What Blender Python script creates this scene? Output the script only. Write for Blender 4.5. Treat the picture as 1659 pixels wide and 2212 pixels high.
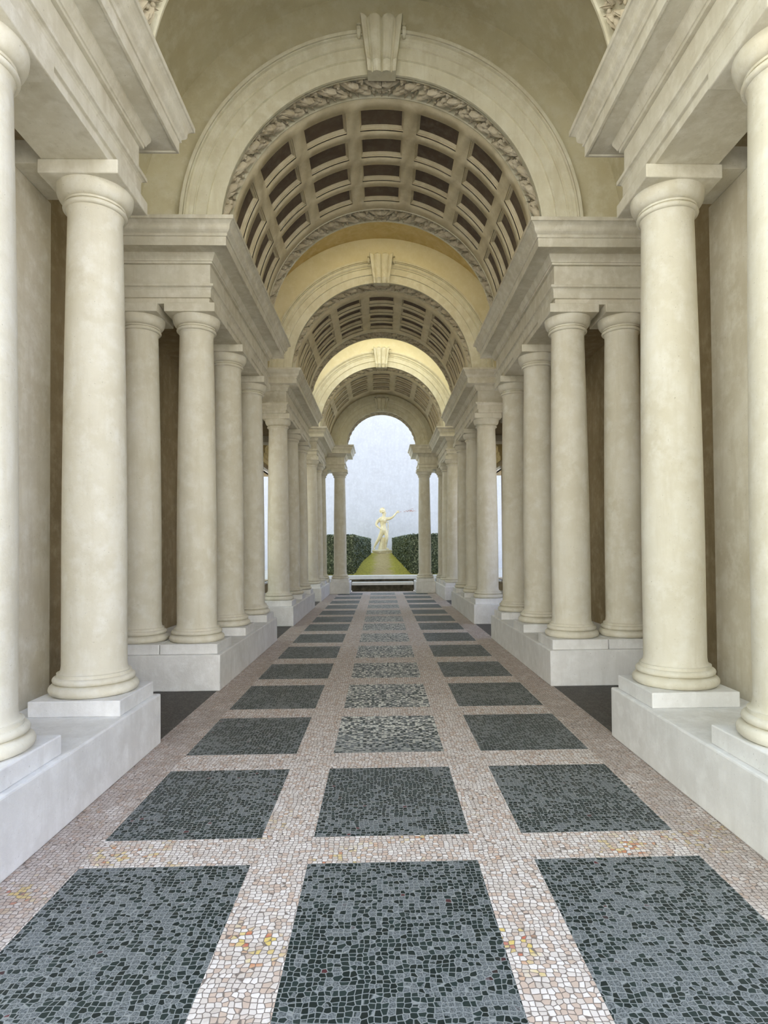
import bpy, bmesh, math, random
from mathutils import Matrix, Vector
random.seed(7)
PI = math.pi
scn = bpy.context.scene
for o in list(bpy.data.objects):
    bpy.data.objects.remove(o)
C = scn.collection

# ------------------------------------------------------------ camera, sky, sun, exposure
F_PX, CX, CY, W, H = 1330.0, 857.743, 1158.413, 1659.0, 2212.0
CAM = Vector((-0.0482, 0.0, 1.6))
ROWS = ((0.99963632, -0.02571184, -0.00813186),   # right
        (0.02587303, 0.99945748, 0.02037978),     # forward
        (0.00760345, -0.02058276, 0.99975924))    # up
cd = bpy.data.cameras.new('camera')
cam = bpy.data.objects.new('camera', cd)
C.objects.link(cam)
cd.sensor_fit = 'VERTICAL'
cd.sensor_height = 36.0
cd.sensor_width = 36.0 * W / H
cd.lens = F_PX / H * 36.0
cd.shift_x = -(CX - W / 2) / H
cd.shift_y = (CY - H / 2) / H
cd.clip_start = 0.05
cd.clip_end = 500
r_, f_, u_ = [Vector(v) for v in ROWS]
M = Matrix(((r_.x, u_.x, -f_.x, CAM.x), (r_.y, u_.y, -f_.y, CAM.y), (r_.z, u_.z, -f_.z, CAM.z), (0, 0, 0, 1)))
cam.matrix_world = M
scn.camera = cam

wd = bpy.data.worlds.new('sky')
scn.world = wd
wd.use_nodes = True
nt = wd.node_tree
bg = nt.nodes['Background']
tc = nt.nodes.new('ShaderNodeTexCoord')
sp = nt.nodes.new('ShaderNodeSeparateXYZ')
rp = nt.nodes.new('ShaderNodeValToRGB')
rp.color_ramp.elements[0].position = 0.0
rp.color_ramp.elements[0].color = (0.95, 0.93, 0.92, 1)
rp.color_ramp.elements[1].position = 0.7
rp.color_ramp.elements[1].color = (0.74, 0.84, 1.0, 1)
nt.links.new(tc.outputs['Generated'], sp.inputs[0])
nt.links.new(sp.outputs['Z'], rp.inputs[0])
side = nt.nodes.new('ShaderNodeMapRange')
side.inputs[1].default_value, side.inputs[2].default_value = -0.8, 0.8
nt.links.new(sp.outputs['X'], side.inputs[0])
hue = nt.nodes.new('ShaderNodeMix')
hue.data_type = 'RGBA'
hue.inputs[6].default_value = (1.02, 1.06, 0.88, 1)
hue.inputs[7].default_value = (0.80, 0.89, 1.22, 1)
nt.links.new(side.outputs[0], hue.inputs[0])
mul = nt.nodes.new('ShaderNodeMix')
mul.data_type = 'RGBA'
mul.blend_type = 'MULTIPLY'
mul.inputs[0].default_value = 1.0
nt.links.new(rp.outputs[0], mul.inputs[6])
nt.links.new(hue.outputs[2], mul.inputs[7])
nt.links.new(mul.outputs[2], bg.inputs['Color'])
bg.inputs['Strength'].default_value = 2.1

sun = bpy.data.lights.new('sun', 'SUN')
sun.energy = 19.0
sun.angle = math.radians(3)
sun.color = (1.0, 0.96, 0.88)
suno = bpy.data.objects.new('sun', sun)
suno.rotation_euler = (math.radians(-54), 0, math.radians(0))
C.objects.link(suno)

scn.view_settings.view_transform = 'Standard'
scn.view_settings.look = 'None'
scn.view_settings.gamma = 1.0
scn.view_settings.use_curve_mapping = False
scn.view_settings.exposure = 0.0
scn.cycles.max_bounces = 10
scn.cycles.diffuse_bounces = 9
scn.cycles.sample_clamp_indirect = 6.0
scn.cycles.adaptive_threshold = 0.02

# ------------------------------------------------------------ materials
def new_mat(name):
    m = bpy.data.materials.new(name)
    m.use_nodes = True
    t = m.node_tree
    return m, t, t.nodes['Principled BSDF']

def node(t, kind, **kw):
    n = t.nodes.new(kind)
    for k, v in kw.items():
        setattr(n, k, v)
    return n

def mixc(t, fac, a, b, mode='MIX'):
    n = node(t, 'ShaderNodeMix', data_type='RGBA', blend_type=mode)
    for sock, v in ((0, fac), (6, a), (7, b)):
        if hasattr(v, 'is_output') or isinstance(v, bpy.types.NodeSocket):
            t.links.new(v, n.inputs[sock])
        else:
            n.inputs[sock].default_value = v if sock == 0 else (*v, 1)
    return n.outputs[2]

def noise(t, vec, scale, detail=4, rough=0.55):
    n = node(t, 'ShaderNodeTexNoise')
    n.inputs['Scale'].default_value = scale
    n.inputs['Detail'].default_value = detail
    n.inputs['Roughness'].default_value = rough
    t.links.new(vec, n.inputs['Vector'])
    return n.outputs['Fac']

def ramp(t, fac, p0, p1, c0=(0, 0, 0), c1=(1, 1, 1)):
    n = node(t, 'ShaderNodeValToRGB')
    e = n.color_ramp.elements
    e[0].position, e[1].position = p0, p1
    e[0].color, e[1].color = (*c0, 1), (*c1, 1)
    t.links.new(fac, n.inputs[0])
    return n.outputs[0]

def position(t, scale=(1, 1, 1)):
    g = node(t, 'ShaderNodeNewGeometry')
    m = node(t, 'ShaderNodeMapping')
    m.inputs['Scale'].default_value = scale
    t.links.new(g.outputs['Position'], m.inputs['Vector'])
    return m.outputs['Vector']

def plaster(name, col, dark, light, bump=0.25, rough=0.75, streak=True, fine=28):
    m, t, b = new_mat(name)
    p = position(t)
    n1 = noise(t, p, 1.6, 6, 0.62)
    n2 = noise(t, p, 7.0, 8, 0.66)
    n3 = noise(t, position(t, (6, 6, 0.9)), 1.5, 5, 0.6)
    c = mixc(t, ramp(t, n1, 0.36, 0.66), col, dark)
    c = mixc(t, ramp(t, n2, 0.46, 0.72), c, light)
    if streak:
        c = mixc(t, ramp(t, n3, 0.50, 0.78), c, dark)
    n4 = noise(t, p, 55, 3, 0.7)
    c = mixc(t, ramp(t, n4, 0.66, 0.74), c, tuple(x * 0.72 for x in dark))
    t.links.new(c, b.inputs['Base Color'])
    b.inputs['Roughness'].default_value = rough
    b.inputs['Specular IOR Level'].default_value = 0.25
    bn = node(t, 'ShaderNodeBump')
    bn.inputs['Strength'].default_value = bump
    bn.inputs['Distance'].default_value = 0.01
    nb = noise(t, p, fine, 8, 0.7)
    t.links.new(nb, bn.inputs['Height'])
    t.links.new(bn.outputs[0], b.inputs['Normal'])
    return m

MAT = {}
MAT['column'] = plaster('column_plaster', (0.72, 0.69, 0.585), (0.63, 0.59, 0.47), (0.77, 0.75, 0.67))
MAT['entab'] = plaster('entablature_plaster', (0.71, 0.68, 0.575), (0.58, 0.54, 0.43), (0.78, 0.75, 0.66))
MAT['plinth'] = plaster('plinth_stone', (0.82, 0.82, 0.815), (0.70, 0.695, 0.68), (0.87, 0.875, 0.875), bump=0.45)
MAT['arch'] = plaster('archivolt_stone', (0.73, 0.70, 0.55), (0.62, 0.58, 0.43), (0.78, 0.76, 0.63))
MAT['vault'] = plaster('coffered_vault_plaster', (0.70, 0.625, 0.44), (0.57, 0.50, 0.34), (0.75, 0.68, 0.51), streak=False)
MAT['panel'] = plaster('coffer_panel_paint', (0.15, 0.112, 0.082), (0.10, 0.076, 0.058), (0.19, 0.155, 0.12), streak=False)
MAT['garland'] = plaster('garland_stucco', (0.58, 0.52, 0.39), (0.44, 0.38, 0.27), (0.66, 0.60, 0.48), bump=0.5, streak=False)
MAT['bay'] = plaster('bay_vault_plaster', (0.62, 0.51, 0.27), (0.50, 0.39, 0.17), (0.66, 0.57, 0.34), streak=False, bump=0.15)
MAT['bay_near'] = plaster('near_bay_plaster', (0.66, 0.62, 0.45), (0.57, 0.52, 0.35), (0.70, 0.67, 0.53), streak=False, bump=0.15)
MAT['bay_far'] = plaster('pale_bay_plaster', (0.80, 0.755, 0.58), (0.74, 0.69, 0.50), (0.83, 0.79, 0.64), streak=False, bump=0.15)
MAT['wall'] = plaster('wall_plaster', (0.70, 0.66, 0.55), (0.58, 0.53, 0.41), (0.76, 0.73, 0.64))
MAT['aisle_shade'] = plaster('aisle_shade_plaster', (0.34, 0.27, 0.16), (0.26, 0.20, 0.11), (0.42, 0.35, 0.23))  # aisle shade put into the wall colour as dark brown
MAT['garden_wall'] = plaster('garden_wall_render', (0.55, 0.565, 0.61), (0.50, 0.51, 0.545), (0.60, 0.615, 0.655), bump=0.15)
MAT['statue'] = plaster('statue_marble', (0.78, 0.68, 0.42), (0.60, 0.50, 0.28), (0.85, 0.78, 0.56), bump=0.1, streak=False, fine=10)
MAT['step_slab'] = plaster('white_step_stone', (0.88, 0.88, 0.88), (0.78, 0.79, 0.77), (0.90, 0.90, 0.90))
MAT['riser'] = plaster('shadow_dark_riser', (0.10, 0.09, 0.06), (0.05, 0.045, 0.03), (0.16, 0.15, 0.11), streak=False)  # shadow under the step slabs put into the riser colour
MAT['outer'] = plaster('courtyard_paving', (0.55, 0.52, 0.46), (0.42, 0.40, 0.35), (0.62, 0.60, 0.55), streak=False)

MAT['bounce_front'] = plaster('bounce_front_plaster', (0.78, 0.77, 0.73), (0.70, 0.69, 0.64), (0.82, 0.81, 0.77), streak=False)

MAT['crack'] = plaster('exposed_brick_crack', (0.50, 0.30, 0.28), (0.36, 0.22, 0.20), (0.62, 0.45, 0.42), streak=False)

def tesserae(name, kind):
    m, t, b = new_mat(name)
    p = position(t, (1, 1, 0.0))
    wob = node(t, 'ShaderNodeTexNoise')
    wob.inputs['Scale'].default_value = 5.0
    t.links.new(p, wob.inputs['Vector'])
    add = node(t, 'ShaderNodeVectorMath', operation='MULTIPLY_ADD')
    add.inputs[1].default_value = (0.05, 0.05, 0)
    t.links.new(wob.outputs['Color'], add.inputs[0])
    t.links.new(p, add.inputs[2])
    v1 = node(t, 'ShaderNodeTexVoronoi', feature='F1')
    v2 = node(t, 'ShaderNodeTexVoronoi', feature='DISTANCE_TO_EDGE')
    for v in (v1, v2):
        v.inputs['Scale'].default_value = 39.0
        v.inputs['Randomness'].default_value = 0.46
        t.links.new(add.outputs[0], v.inputs['Vector'])
    sep = node(t, 'ShaderNodeSeparateColor')
    t.links.new(v1.outputs['Color'], sep.inputs[0])
    R, G, B_ = sep.outputs[0], sep.outputs[1], sep.outputs[2]
    sx = node(t, 'ShaderNodeSeparateXYZ')
    gpos = node(t, 'ShaderNodeNewGeometry')
    t.links.new(gpos.outputs['Position'], sx.inputs[0])
    big = noise(t, p, 1.3, 5, 0.6)
    mid = noise(t, p, 9, 6, 0.7)
    tiny = noise(t, p, 160, 4, 0.75)
    def math_(op, a, c):
        n = node(t, 'ShaderNodeMath', operation=op)
        n.use_clamp = op in ('MULTIPLY',)
        for i, q in enumerate((a, c)):
            if isinstance(q, (int, float)):
                n.inputs[i].default_value = q
            else:
                t.links.new(q, n.inputs[i])
        return n.outputs[0]
    def map_(val, a, c2, lo, hi):
        n = node(t, 'ShaderNodeMapRange')
        n.inputs[1].default_value, n.inputs[2].default_value = a, c2
        n.inputs[3].default_value, n.inputs[4].default_value = lo, hi
        t.links.new(val, n.inputs[0])
        return n.outputs[0]
    edge = ramp(t, v2.outputs['Distance'], 0.035, 0.10)
    if kind == 'light':
        c = mixc(t, R, (0.62, 0.55, 0.50), (0.84, 0.79, 0.76))
        c = mixc(t, ramp(t, G, 0.74, 0.78), c, (0.60, 0.47, 0.39))
        near = map_(sx.outputs['Y'], 2.9, 4.2, 1.0, 0.0)
        patch = math_('MULTIPLY', ramp(t, noise(t, p, 2.2, 2, 0.5), 0.52, 0.60), near)
        c = mixc(t, math_('MULTIPLY', ramp(t, B_, 0.72, 0.74), patch), c, (0.72, 0.55, 0.18))
        c = mixc(t, math_('MULTIPLY', ramp(t, B_, 0.90, 0.92), patch), c, (0.55, 0.16, 0.10))
        c = mixc(t, ramp(t, mid, 0.50, 0.80), c, (0.46, 0.39, 0.33))
        ax = math_('ABSOLUTE', sx.outputs['X'], 0)
        rim = math_('MULTIPLY', map_(ax, 1.58, 1.60, 0.0, 0.55), ramp(t, noise(t, p, 4.5, 5, 0.7), 0.25, 0.55))
        c = mixc(t, rim, c, (0.36, 0.29, 0.25))
        grout = (0.20, 0.165, 0.145)
        rough = 0.6
    else:
        # worn stones turn grey, others stay green-black
        wornness = ramp(t, big, 0.42, 0.62)
        wr = mixc(t, wornness, (0.18, 0.18, 0.18), (0.68, 0.68, 0.68))
        sw = node(t, 'ShaderNodeSeparateColor')
        t.links.new(wr, sw.inputs[0])
        lt = node(t, 'ShaderNodeMath', operation='LESS_THAN')
        t.links.new(R, lt.inputs[0])
        t.links.new(sw.outputs[0], lt.inputs[1])
        stone = mixc(t, G, (0.008, 0.015, 0.014), (0.022, 0.038, 0.036))
        grey = mixc(t, ramp(t, tiny, 0.40, 0.62), (0.03, 0.042, 0.043), (0.27, 0.29, 0.30))
        c = mixc(t, lt.outputs[0], stone, grey)
        c = mixc(t, ramp(t, B_, 0.995, 0.998), c, (0.12, 0.03, 0.035))
        if kind == 'centre':
            zone = math_('MULTIPLY', map_(sx.outputs['Y'], 4.5, 5.6, 0.0, 1.0), map_(sx.outputs['Y'], 13.0, 18.0, 1.0, 0.6))
            pick = math_('MULTIPLY', ramp(t, B_, 0.50, 0.54), zone)
            c = mixc(t, pick, c, (0.74, 0.74, 0.68))
        grout = (0.27, 0.29, 0.29)
        rough = 0.5
    c = mixc(t, edge, grout, c)
    t.links.new(c, b.inputs['Base Color'])
    b.inputs['Roughness'].default_value = rough
    b.inputs['Specular IOR Level'].default_value = 0.35
    bn = node(t, 'ShaderNodeBump')
    bn.inputs['Strength'].default_value = 0.35
    bn.inputs['Distance'].default_value = 0.006
    t.links.new(edge, bn.inputs['Height'])
    t.links.new(bn.outputs[0], b.inputs['Normal'])
    return m

MAT['tess_light'] = tesserae('pale_tesserae', 'light')
MAT['tess_dark'] = tesserae('dark_tesserae', 'dark')
MAT['tess_centre'] = tesserae('speckled_dark_tesserae', 'centre')

def aisle_mat():
    m, t, b = new_mat('aisle_cobbles')
    p = position(t)
    v = node(t, 'ShaderNodeTexVoronoi', feature='DISTANCE_TO_EDGE')
    v.inputs['Scale'].default_value = 30
    t.links.new(p, v.inputs['Vector'])
    c = mixc(t, ramp(t, v.outputs['Distance'], 0.02, 0.1), (0.13, 0.12, 0.11), (0.07, 0.065, 0.058))
    c = mixc(t, ramp(t, noise(t, p, 12, 5), 0.5, 0.8), c, (0.14, 0.13, 0.12))
    t.links.new(c, b.inputs['Base Color'])
    b.inputs['Roughness'].default_value = 0.7
    return m
MAT['aisle'] = aisle_mat()

def leaf_mat():
    m, t, b = new_mat('hedge_leaves')
    p = position(t)
    v = node(t, 'ShaderNodeTexVoronoi')
    v.inputs['Scale'].default_value = 22
    t.links.new(p, v.inputs['Vector'])
    s = node(t, 'ShaderNodeSeparateColor')
    t.links.new(v.outputs['Color'], s.inputs[0])
    c = mixc(t, s.outputs[0], (0.02, 0.032, 0.014), (0.16, 0.20, 0.10))
    c = mixc(t, ramp(t, s.outputs[1], 0.8, 0.9), c, (0.40, 0.44, 0.28))
    t.links.new(c, b.inputs['Base Color'])
    b.inputs['Roughness'].default_value = 0.55
    return m
MAT['leaf'] = leaf_mat()

def lawn_mat():
    m, t, b = new_mat('mossy_path')
    p = position(t)
    sx = node(t, 'ShaderNodeSeparateXYZ')
    t.links.new(p, sx.inputs[0])
    ab = node(t, 'ShaderNodeMath', operation='ABSOLUTE')
    t.links.new(sx.outputs['X'], ab.inputs[0])
    ad = node(t, 'ShaderNodeMath', operation='ADD')
    t.links.new(ab.outputs[0], ad.inputs[0])
    t.links.new(noise(t, p, 2.2, 5, 0.65), ad.inputs[1])
    c = mixc(t, ramp(t, noise(t, p, 9, 6, 0.7), 0.4, 0.6), (0.40, 0.30, 0.11), (0.54, 0.43, 0.19))
    g = mixc(t, ramp(t, noise(t, p, 12, 6, 0.7), 0.4, 0.6), (0.26, 0.24, 0.02), (0.50, 0.43, 0.05))
    c = mixc(t, ramp(t, ad.outputs[0], 0.75, 1.35), c, g)
    t.links.new(c, b.inputs['Base Color'])
    b.inputs['Roughness'].default_value = 0.9
    bn = node(t, 'ShaderNodeBump')
    bn.inputs['Strength'].default_value = 0.6
    bn.inputs['Distance'].default_value = 0.03
    t.links.new(noise(t, p, 30, 6, 0.7), bn.inputs['Height'])
    t.links.new(bn.outputs[0], b.inputs['Normal'])
    return m
MAT['lawn'] = lawn_mat()

# ------------------------------------------------------------ helpers
def tag(o, label=None, cat=None, group=None, kind=None):
    if label: o['label'] = label
    if cat: o['category'] = cat
    if group: o['group'] = group
    if kind: o['kind'] = kind
    return o

def empty(name, loc=(0, 0, 0)):
    o = bpy.data.objects.new(name, None)
    o.location = loc
    o.empty_display_size = 0.2
    C.objects.link(o)
    return o

def obj(name, bm, m, parent=None, smooth=False, bevel=0.0, sharp=35, loc=None):
    me = bpy.data.meshes.new(name)
    bmesh.ops.recalc_face_normals(bm, faces=bm.faces)
    bm.to_mesh(me)
    bm.free()
    for k in (m if isinstance(m, (list, tuple)) else [m]):
        me.materials.append(MAT[k])
    if smooth:
        me.shade_smooth()
        me.set_sharp_from_angle(angle=math.radians(sharp))
    o = bpy.data.objects.new(name, me)
    C.objects.link(o)
    if loc is not None:
        o.location = loc
    if parent is not None:
        o.parent = parent
        if loc is None:
            o.matrix_parent_inverse = Matrix.Translation(-Vector(parent.location))
    if bevel:
        md = o.modifiers.new('edge', 'BEVEL')
        md.width = bevel
        md.segments = 2
        md.limit_method = 'ANGLE'
        md.angle_limit = math.radians(50)
    return o

def box(bm, x0, x1, y0, y1, z0, z1):
    if x0 > x1: x0, x1 = x1, x0
    vs = [bm.verts.new((x, y, z)) for z in (z0, z1) for y in (y0, y1) for x in (x0, x1)]
    for f in ((0, 1, 3, 2), (4, 6, 7, 5), (0, 4, 5, 1), (2, 3, 7, 6), (0, 2, 6, 4), (1, 5, 7, 3)):
        bm.faces.new([vs[i] for i in f])

def boxes(name, m, lst, parent=None, bevel=0.0, loc=None):
    bm = bmesh.new()
    for b in lst:
        box(bm, *b)
    return obj(name, bm, m, parent, bevel=bevel, loc=loc)

def lathe(bm, prof, n=64):
    rings = []
    for r, z in prof:
        rings.append([bm.verts.new((r * math.cos(2 * PI * i / n), r * math.sin(2 * PI * i / n), z)) for i in range(n)])
    for a, b in zip(rings, rings[1:]):
        for i in range(n):
            bm.faces.new((a[i], a[(i + 1) % n], b[(i + 1) % n], b[i]))
    bm.faces.new(rings[0][::-1])
    bm.faces.new(rings[-1])

def arc(cx, cz, r, a0, a1, n=6, rx=None):
    rx = rx or r
    return [(cx + rx * math.cos(math.radians(a0 + (a1 - a0) * i / n)), cz + r * math.sin(math.radians(a0 + (a1 - a0) * i / n))) for i in range(n + 1)]

def sweep(bm, path, prof):
    """closed profile of (offset to the left of travel, z) swept along an open plan path with mitred corners"""
    pts = [Vector(p) for p in path]
    rings = []
    for i, p in enumerate(pts):
        d0 = (pts[i] - pts[i - 1]).normalized() if i > 0 else None
        d1 = (pts[i + 1] - pts[i]).normalized() if i < len(pts) - 1 else None
        n0 = Vector((-d0.y, d0.x)) if d0 else None
        n1 = Vector((-d1.y, d1.x)) if d1 else None
        if n0 is None: mv = n1
        elif n1 is None: mv = n0
        else:
            s = n0 + n1
            mv = s / (s.dot(n0))
        rings.append([bm.verts.new((p.x + mv.x * o, p.y + mv.y * o, z)) for o, z in prof])
    n = len(prof)
    for a, b in zip(rings, rings[1:]):
        for i in range(n):
            bm.faces.new((a[i], a[(i + 1) % n], b[(i + 1) % n], b[i]))
    bm.faces.new(rings[0])
    bm.faces.new(rings[-1][::-1])

def ringsweep(bm, prof, n=72, zc=5.345, a0=0.0, a1=180.0, closed=True):
    """closed profile of (radius, y) swept round a semicircle centred on x=0, z=zc"""
    rings = []
    for k in range(n + 1):
        a = math.radians(a0 + (a1 - a0) * k / n)
        rings.append([bm.verts.new((r * math.cos(a), y, zc + r * math.sin(a))) for r, y in prof])
    m = len(prof)
    for p, q in zip(rings, rings[1:]):
        for i in range(m if closed else m - 1):
            bm.faces.new((p[i], p[(i + 1) % m], q[(i + 1) % m], q[i]))
    if closed:
        bm.faces.new(rings[0][::-1])
        bm.faces.new(rings[-1])

# ------------------------------------------------------------ measures
ZP, ZD, ZAB, ZAR, ZFR, ZTOP = 0.412, 0.527, 4.383, 4.488, 4.705, 5.345
XP, XF, XC, XO, XW = 1.892, 2.027, 2.26, 2.925, 3.35
G = {1: dict(pf=2.35, pb=5.208, ff=2.47, fb=5.085, cols=(3.36, 4.82)),
     2: dict(pf=7.077, pb=10.934, ff=7.195, fb=10.865, cols=(7.456, 8.92, 10.50)),
     3: dict(pf=12.933, pb=17.12, ff=12.985, fb=17.03, cols=(13.33, 15.05, 16.74)),
     4: dict(pf=18.958, pb=22.12, ff=19.06, fb=22.35, cols=(19.37, 20.95, 22.47))}
ENDF, ENDB, PE_F, PE_B = 22.35, 23.45, 22.12, 23.6
SIDE = {-1: 'left', 1: 'right'}
GN = {1: 'nearest', 2: 'second', 3: 'third', 4: 'last'}

# ------------------------------------------------------------ floor
def build_floor():
    xs = [-3.35, -1.93, -1.585, -0.725, -0.435, 0.435, 0.725, 1.585, 1.93, 3.35]
    rows = [(0.55, 1.63), (2.02, 3.18), (3.47, 4.54), (4.88, 5.93), (6.255, 7.32), (7.69, 8.69), (9.12, 10.22), (10.64, 11.71),
            (12.15, 13.25), (13.58, 14.69), (15.11, 16.14), (16.64, 17.74), (18.2, 19.25), (19.85, 20.9), (21.45, 22.5)]
    ys = [0.3] + [y for r in rows for y in r] + [23.4]
    bm = bmesh.new()
    V = {}
    for i, x in enumerate(xs):
        for j, y in enumerate(ys):
            V[i, j] = bm.verts.new((x, y, 0))
    for i in range(len(xs) - 1):
        for j in range(len(ys) - 1):
            f = bm.faces.new((V[i, j], V[i + 1, j], V[i + 1, j + 1], V[i, j + 1]))
            dark = j % 2 == 1
            if i in (0, 8): f.material_index = 3
            elif dark and i in (2, 6): f.material_index = 1
            elif dark and i == 4: f.material_index = 2
            else: f.material_index = 0
    ext = bmesh.ops.extrude_face_region(bm, geom=list(bm.faces))
    for v in [e for e in ext['geom'] if isinstance(e, bmesh.types.BMVert)]:
        v.co.z -= 0.2
    for v in list(V.values()):
        pass
    o = obj('floor', bm, ['tess_light', 'tess_dark', 'tess_centre', 'aisle'])
    tag(o, kind='structure')
build_floor()
bm = bmesh.new()
box(bm, -40, 40, -30, 0.3, -0.25, -0.02)
tag(obj('ground', bm, 'outer'), kind='structure')
# unseen palace front behind the camera, added to bounce sunlight into the gallery
tag(boxes('wall_bounce', 'bounce_front', [(-30, 30, -27, -26, -0.2, 16)]), kind='structure')

# ------------------------------------------------------------ walls
ZAR_W = 4.488
def walls():
    for s in (-1, 1):
        nm = 'wall_' + SIDE[s]
        a, b = s * XW, s * (XW + 0.4)
        y0, y1, z0, z1 = 17.25, 18.90, 0.69, 3.84
        q0, q1 = 11.05, 12.80  # unseen side openings added to light the bay behind the second colonnade
        o = boxes(nm, 'aisle_shade', [(a, b, 2.35, q0, -0.2, 8.6), (a, b, q1, y0, -0.2, 8.6), (a, s * (XW + 0.08), y1, 23.45, -0.2, 8.6),
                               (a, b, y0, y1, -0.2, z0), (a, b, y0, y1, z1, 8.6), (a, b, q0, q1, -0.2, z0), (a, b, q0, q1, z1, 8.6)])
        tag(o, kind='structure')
        # wall close behind the nearest colonnade
        o = boxes(nm, 'wall', [(s * 2.76, a, 2.35, 5.12, -0.2, ZAR_W)], bevel=0.01)
        tag(o, kind='structure')
        # white sill and surround of the side opening
        o = boxes('window_%d' % (1 if s < 0 else 2), 'step_slab',
                  [(s * 3.30, s * 3.42, y0 - 0.06, y1 + 0.06, z0 - 0.05, z0), (s * 3.30, s * 3.42, y0 - 0.06, y1 + 0.06, z1, z1 + 0.07)])
        tag(o, kind='structure')
        # moulded string course over the opening
        bm = bmesh.new()
        path = [(s * XW, 17.05), (s * XW, 19.0)]
        if s > 0: path = path
        else: path = path[::-1]
        pr = [(-0.01, 4.05), (0.05, 4.05), (0.05, 4.16), (0.08, 4.19), (0.08, 4.27), (0.12, 4.30), (0.12, 4.42), (0.18, 4.50), (0.20, 4.56), (-0.01, 4.56)]
        sweep(bm, path, pr)
        tag(obj('trim_%d' % (1 if s < 0 else 2), bm, 'bay'), kind='structure')
walls()

# aisle ceilings behind the inner beams
def aisle_ceilings():
    for s in (-1, 1):
        for g in (1, 2, 3, 4):
            d = G[g]
            y1 = d['fb'] if g < 4 else ENDB
            o = boxes('ceiling', 'aisle_shade', [(s * (XF + 0.50), s * XW, d['ff'] + 0.50, y1 - 0.50, 4.66, 4.80)])
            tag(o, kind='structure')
aisle_ceilings()

# ------------------------------------------------------------ bay vaults and lunette walls
def bay(yf, yb, mat, slot=None):
    """barrel over the gap between two colonnades; slot = (y0, y1, half width) of an unseen crown opening added for light"""
    bm = bmesh.new()
    R = 2.87
    def piece(y0, y1, a0, a1):
        n = max(8, int((a1 - a0) / 3))
        inner = [(R * math.cos(math.radians(a0 + (a1 - a0) * k / n)), ZTOP + R * math.sin(math.radians(a0 + (a1 - a0) * k / n))) for k in range(n + 1)]
        x0 = 3.35 if a0 == 0 else inner[0][0]
        x1 = -3.35 if a1 == 180 else inner[-1][0]
        poly = ([(x0, ZTOP)] if a0 == 0 else []) + [(x0, 8.6), (x1, 8.6)] + ([(x1, ZTOP)] if a1 == 180 else []) + inner[::-1]
        va = [bm.verts.new((x, y0, z)) for x, z in poly]
        vb = [bm.verts.new((x, y1, z)) for x, z in poly]
        m = len(poly)
        for i in range(m):
            bm.faces.new((va[i], va[(i + 1) % m], vb[(i + 1) % m], vb[i]))
        bm.faces.new(va)
        bm.faces.new(vb[::-1])
    if slot:
        s0, s1, hw = slot
        piece(yf, s0, 0, 180)
        piece(s1, yb, 0, 180)
        a = math.degrees(math.acos(hw / R))
        piece(s0, s1, 0, a)
        piece(s0, s1, 180 - a, 180)
    else:
        piece(yf, yb, 0, 180)
    o = obj('ceiling', bm, mat, smooth=True, sharp=30)
    tag(o, kind='structure')

def lunette(y0, y1, r_in, name='wall_front', mat='bay'):
    """wall above the entablature pierced by the arch (solid above the coffered vault)"""
    bm = bmesh.new()
    n = 64
    inner = [(r_in * math.cos(PI * k / n), ZTOP + r_in * math.sin(PI * k / n)) for k in range(n + 1)]
    poly = [(3.35, ZTOP), (3.35, 8.6), (-3.35, 8.6), (-3.35, ZTOP)] + inner[::-1]
    va = [bm.verts.new((x, y0, z)) for x, z in poly]
    vb = [bm.verts.new((x, y1, z)) for x, z in poly]
    m = len(poly)
    for i in range(m):
        bm.faces.new((va[i], va[(i + 1) % m], vb[(i + 1) % m], vb[i]))
    bm.faces.new(va)
    bm.faces.new(vb[::-1])
    o = obj(name, bm, mat)
    tag(o, kind='structure')

YW = {1: 2.50, 2: 7.245, 3: 12.99, 4: 19.01}      # front wall planes
YB = {1: 5.03, 2: 10.58, 3: 16.45, 4: 22.40}      # back ends of the coffered vaults
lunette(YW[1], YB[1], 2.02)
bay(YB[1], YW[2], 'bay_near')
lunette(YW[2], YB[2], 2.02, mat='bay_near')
bay(YB[2], YW[3], 'bay', (10.66, 11.70, 2.3))  # unseen crown opening added to let sun into this bay
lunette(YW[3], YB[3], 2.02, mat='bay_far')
bay(YB[3], YW[4], 'bay_far', (16.50, 18.15, 2.6))  # crown opening added out of view to brighten this bay
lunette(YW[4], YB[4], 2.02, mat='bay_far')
lunette(YB[4], 23.0, 1.34, 'wall_end', mat='arch')

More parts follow.
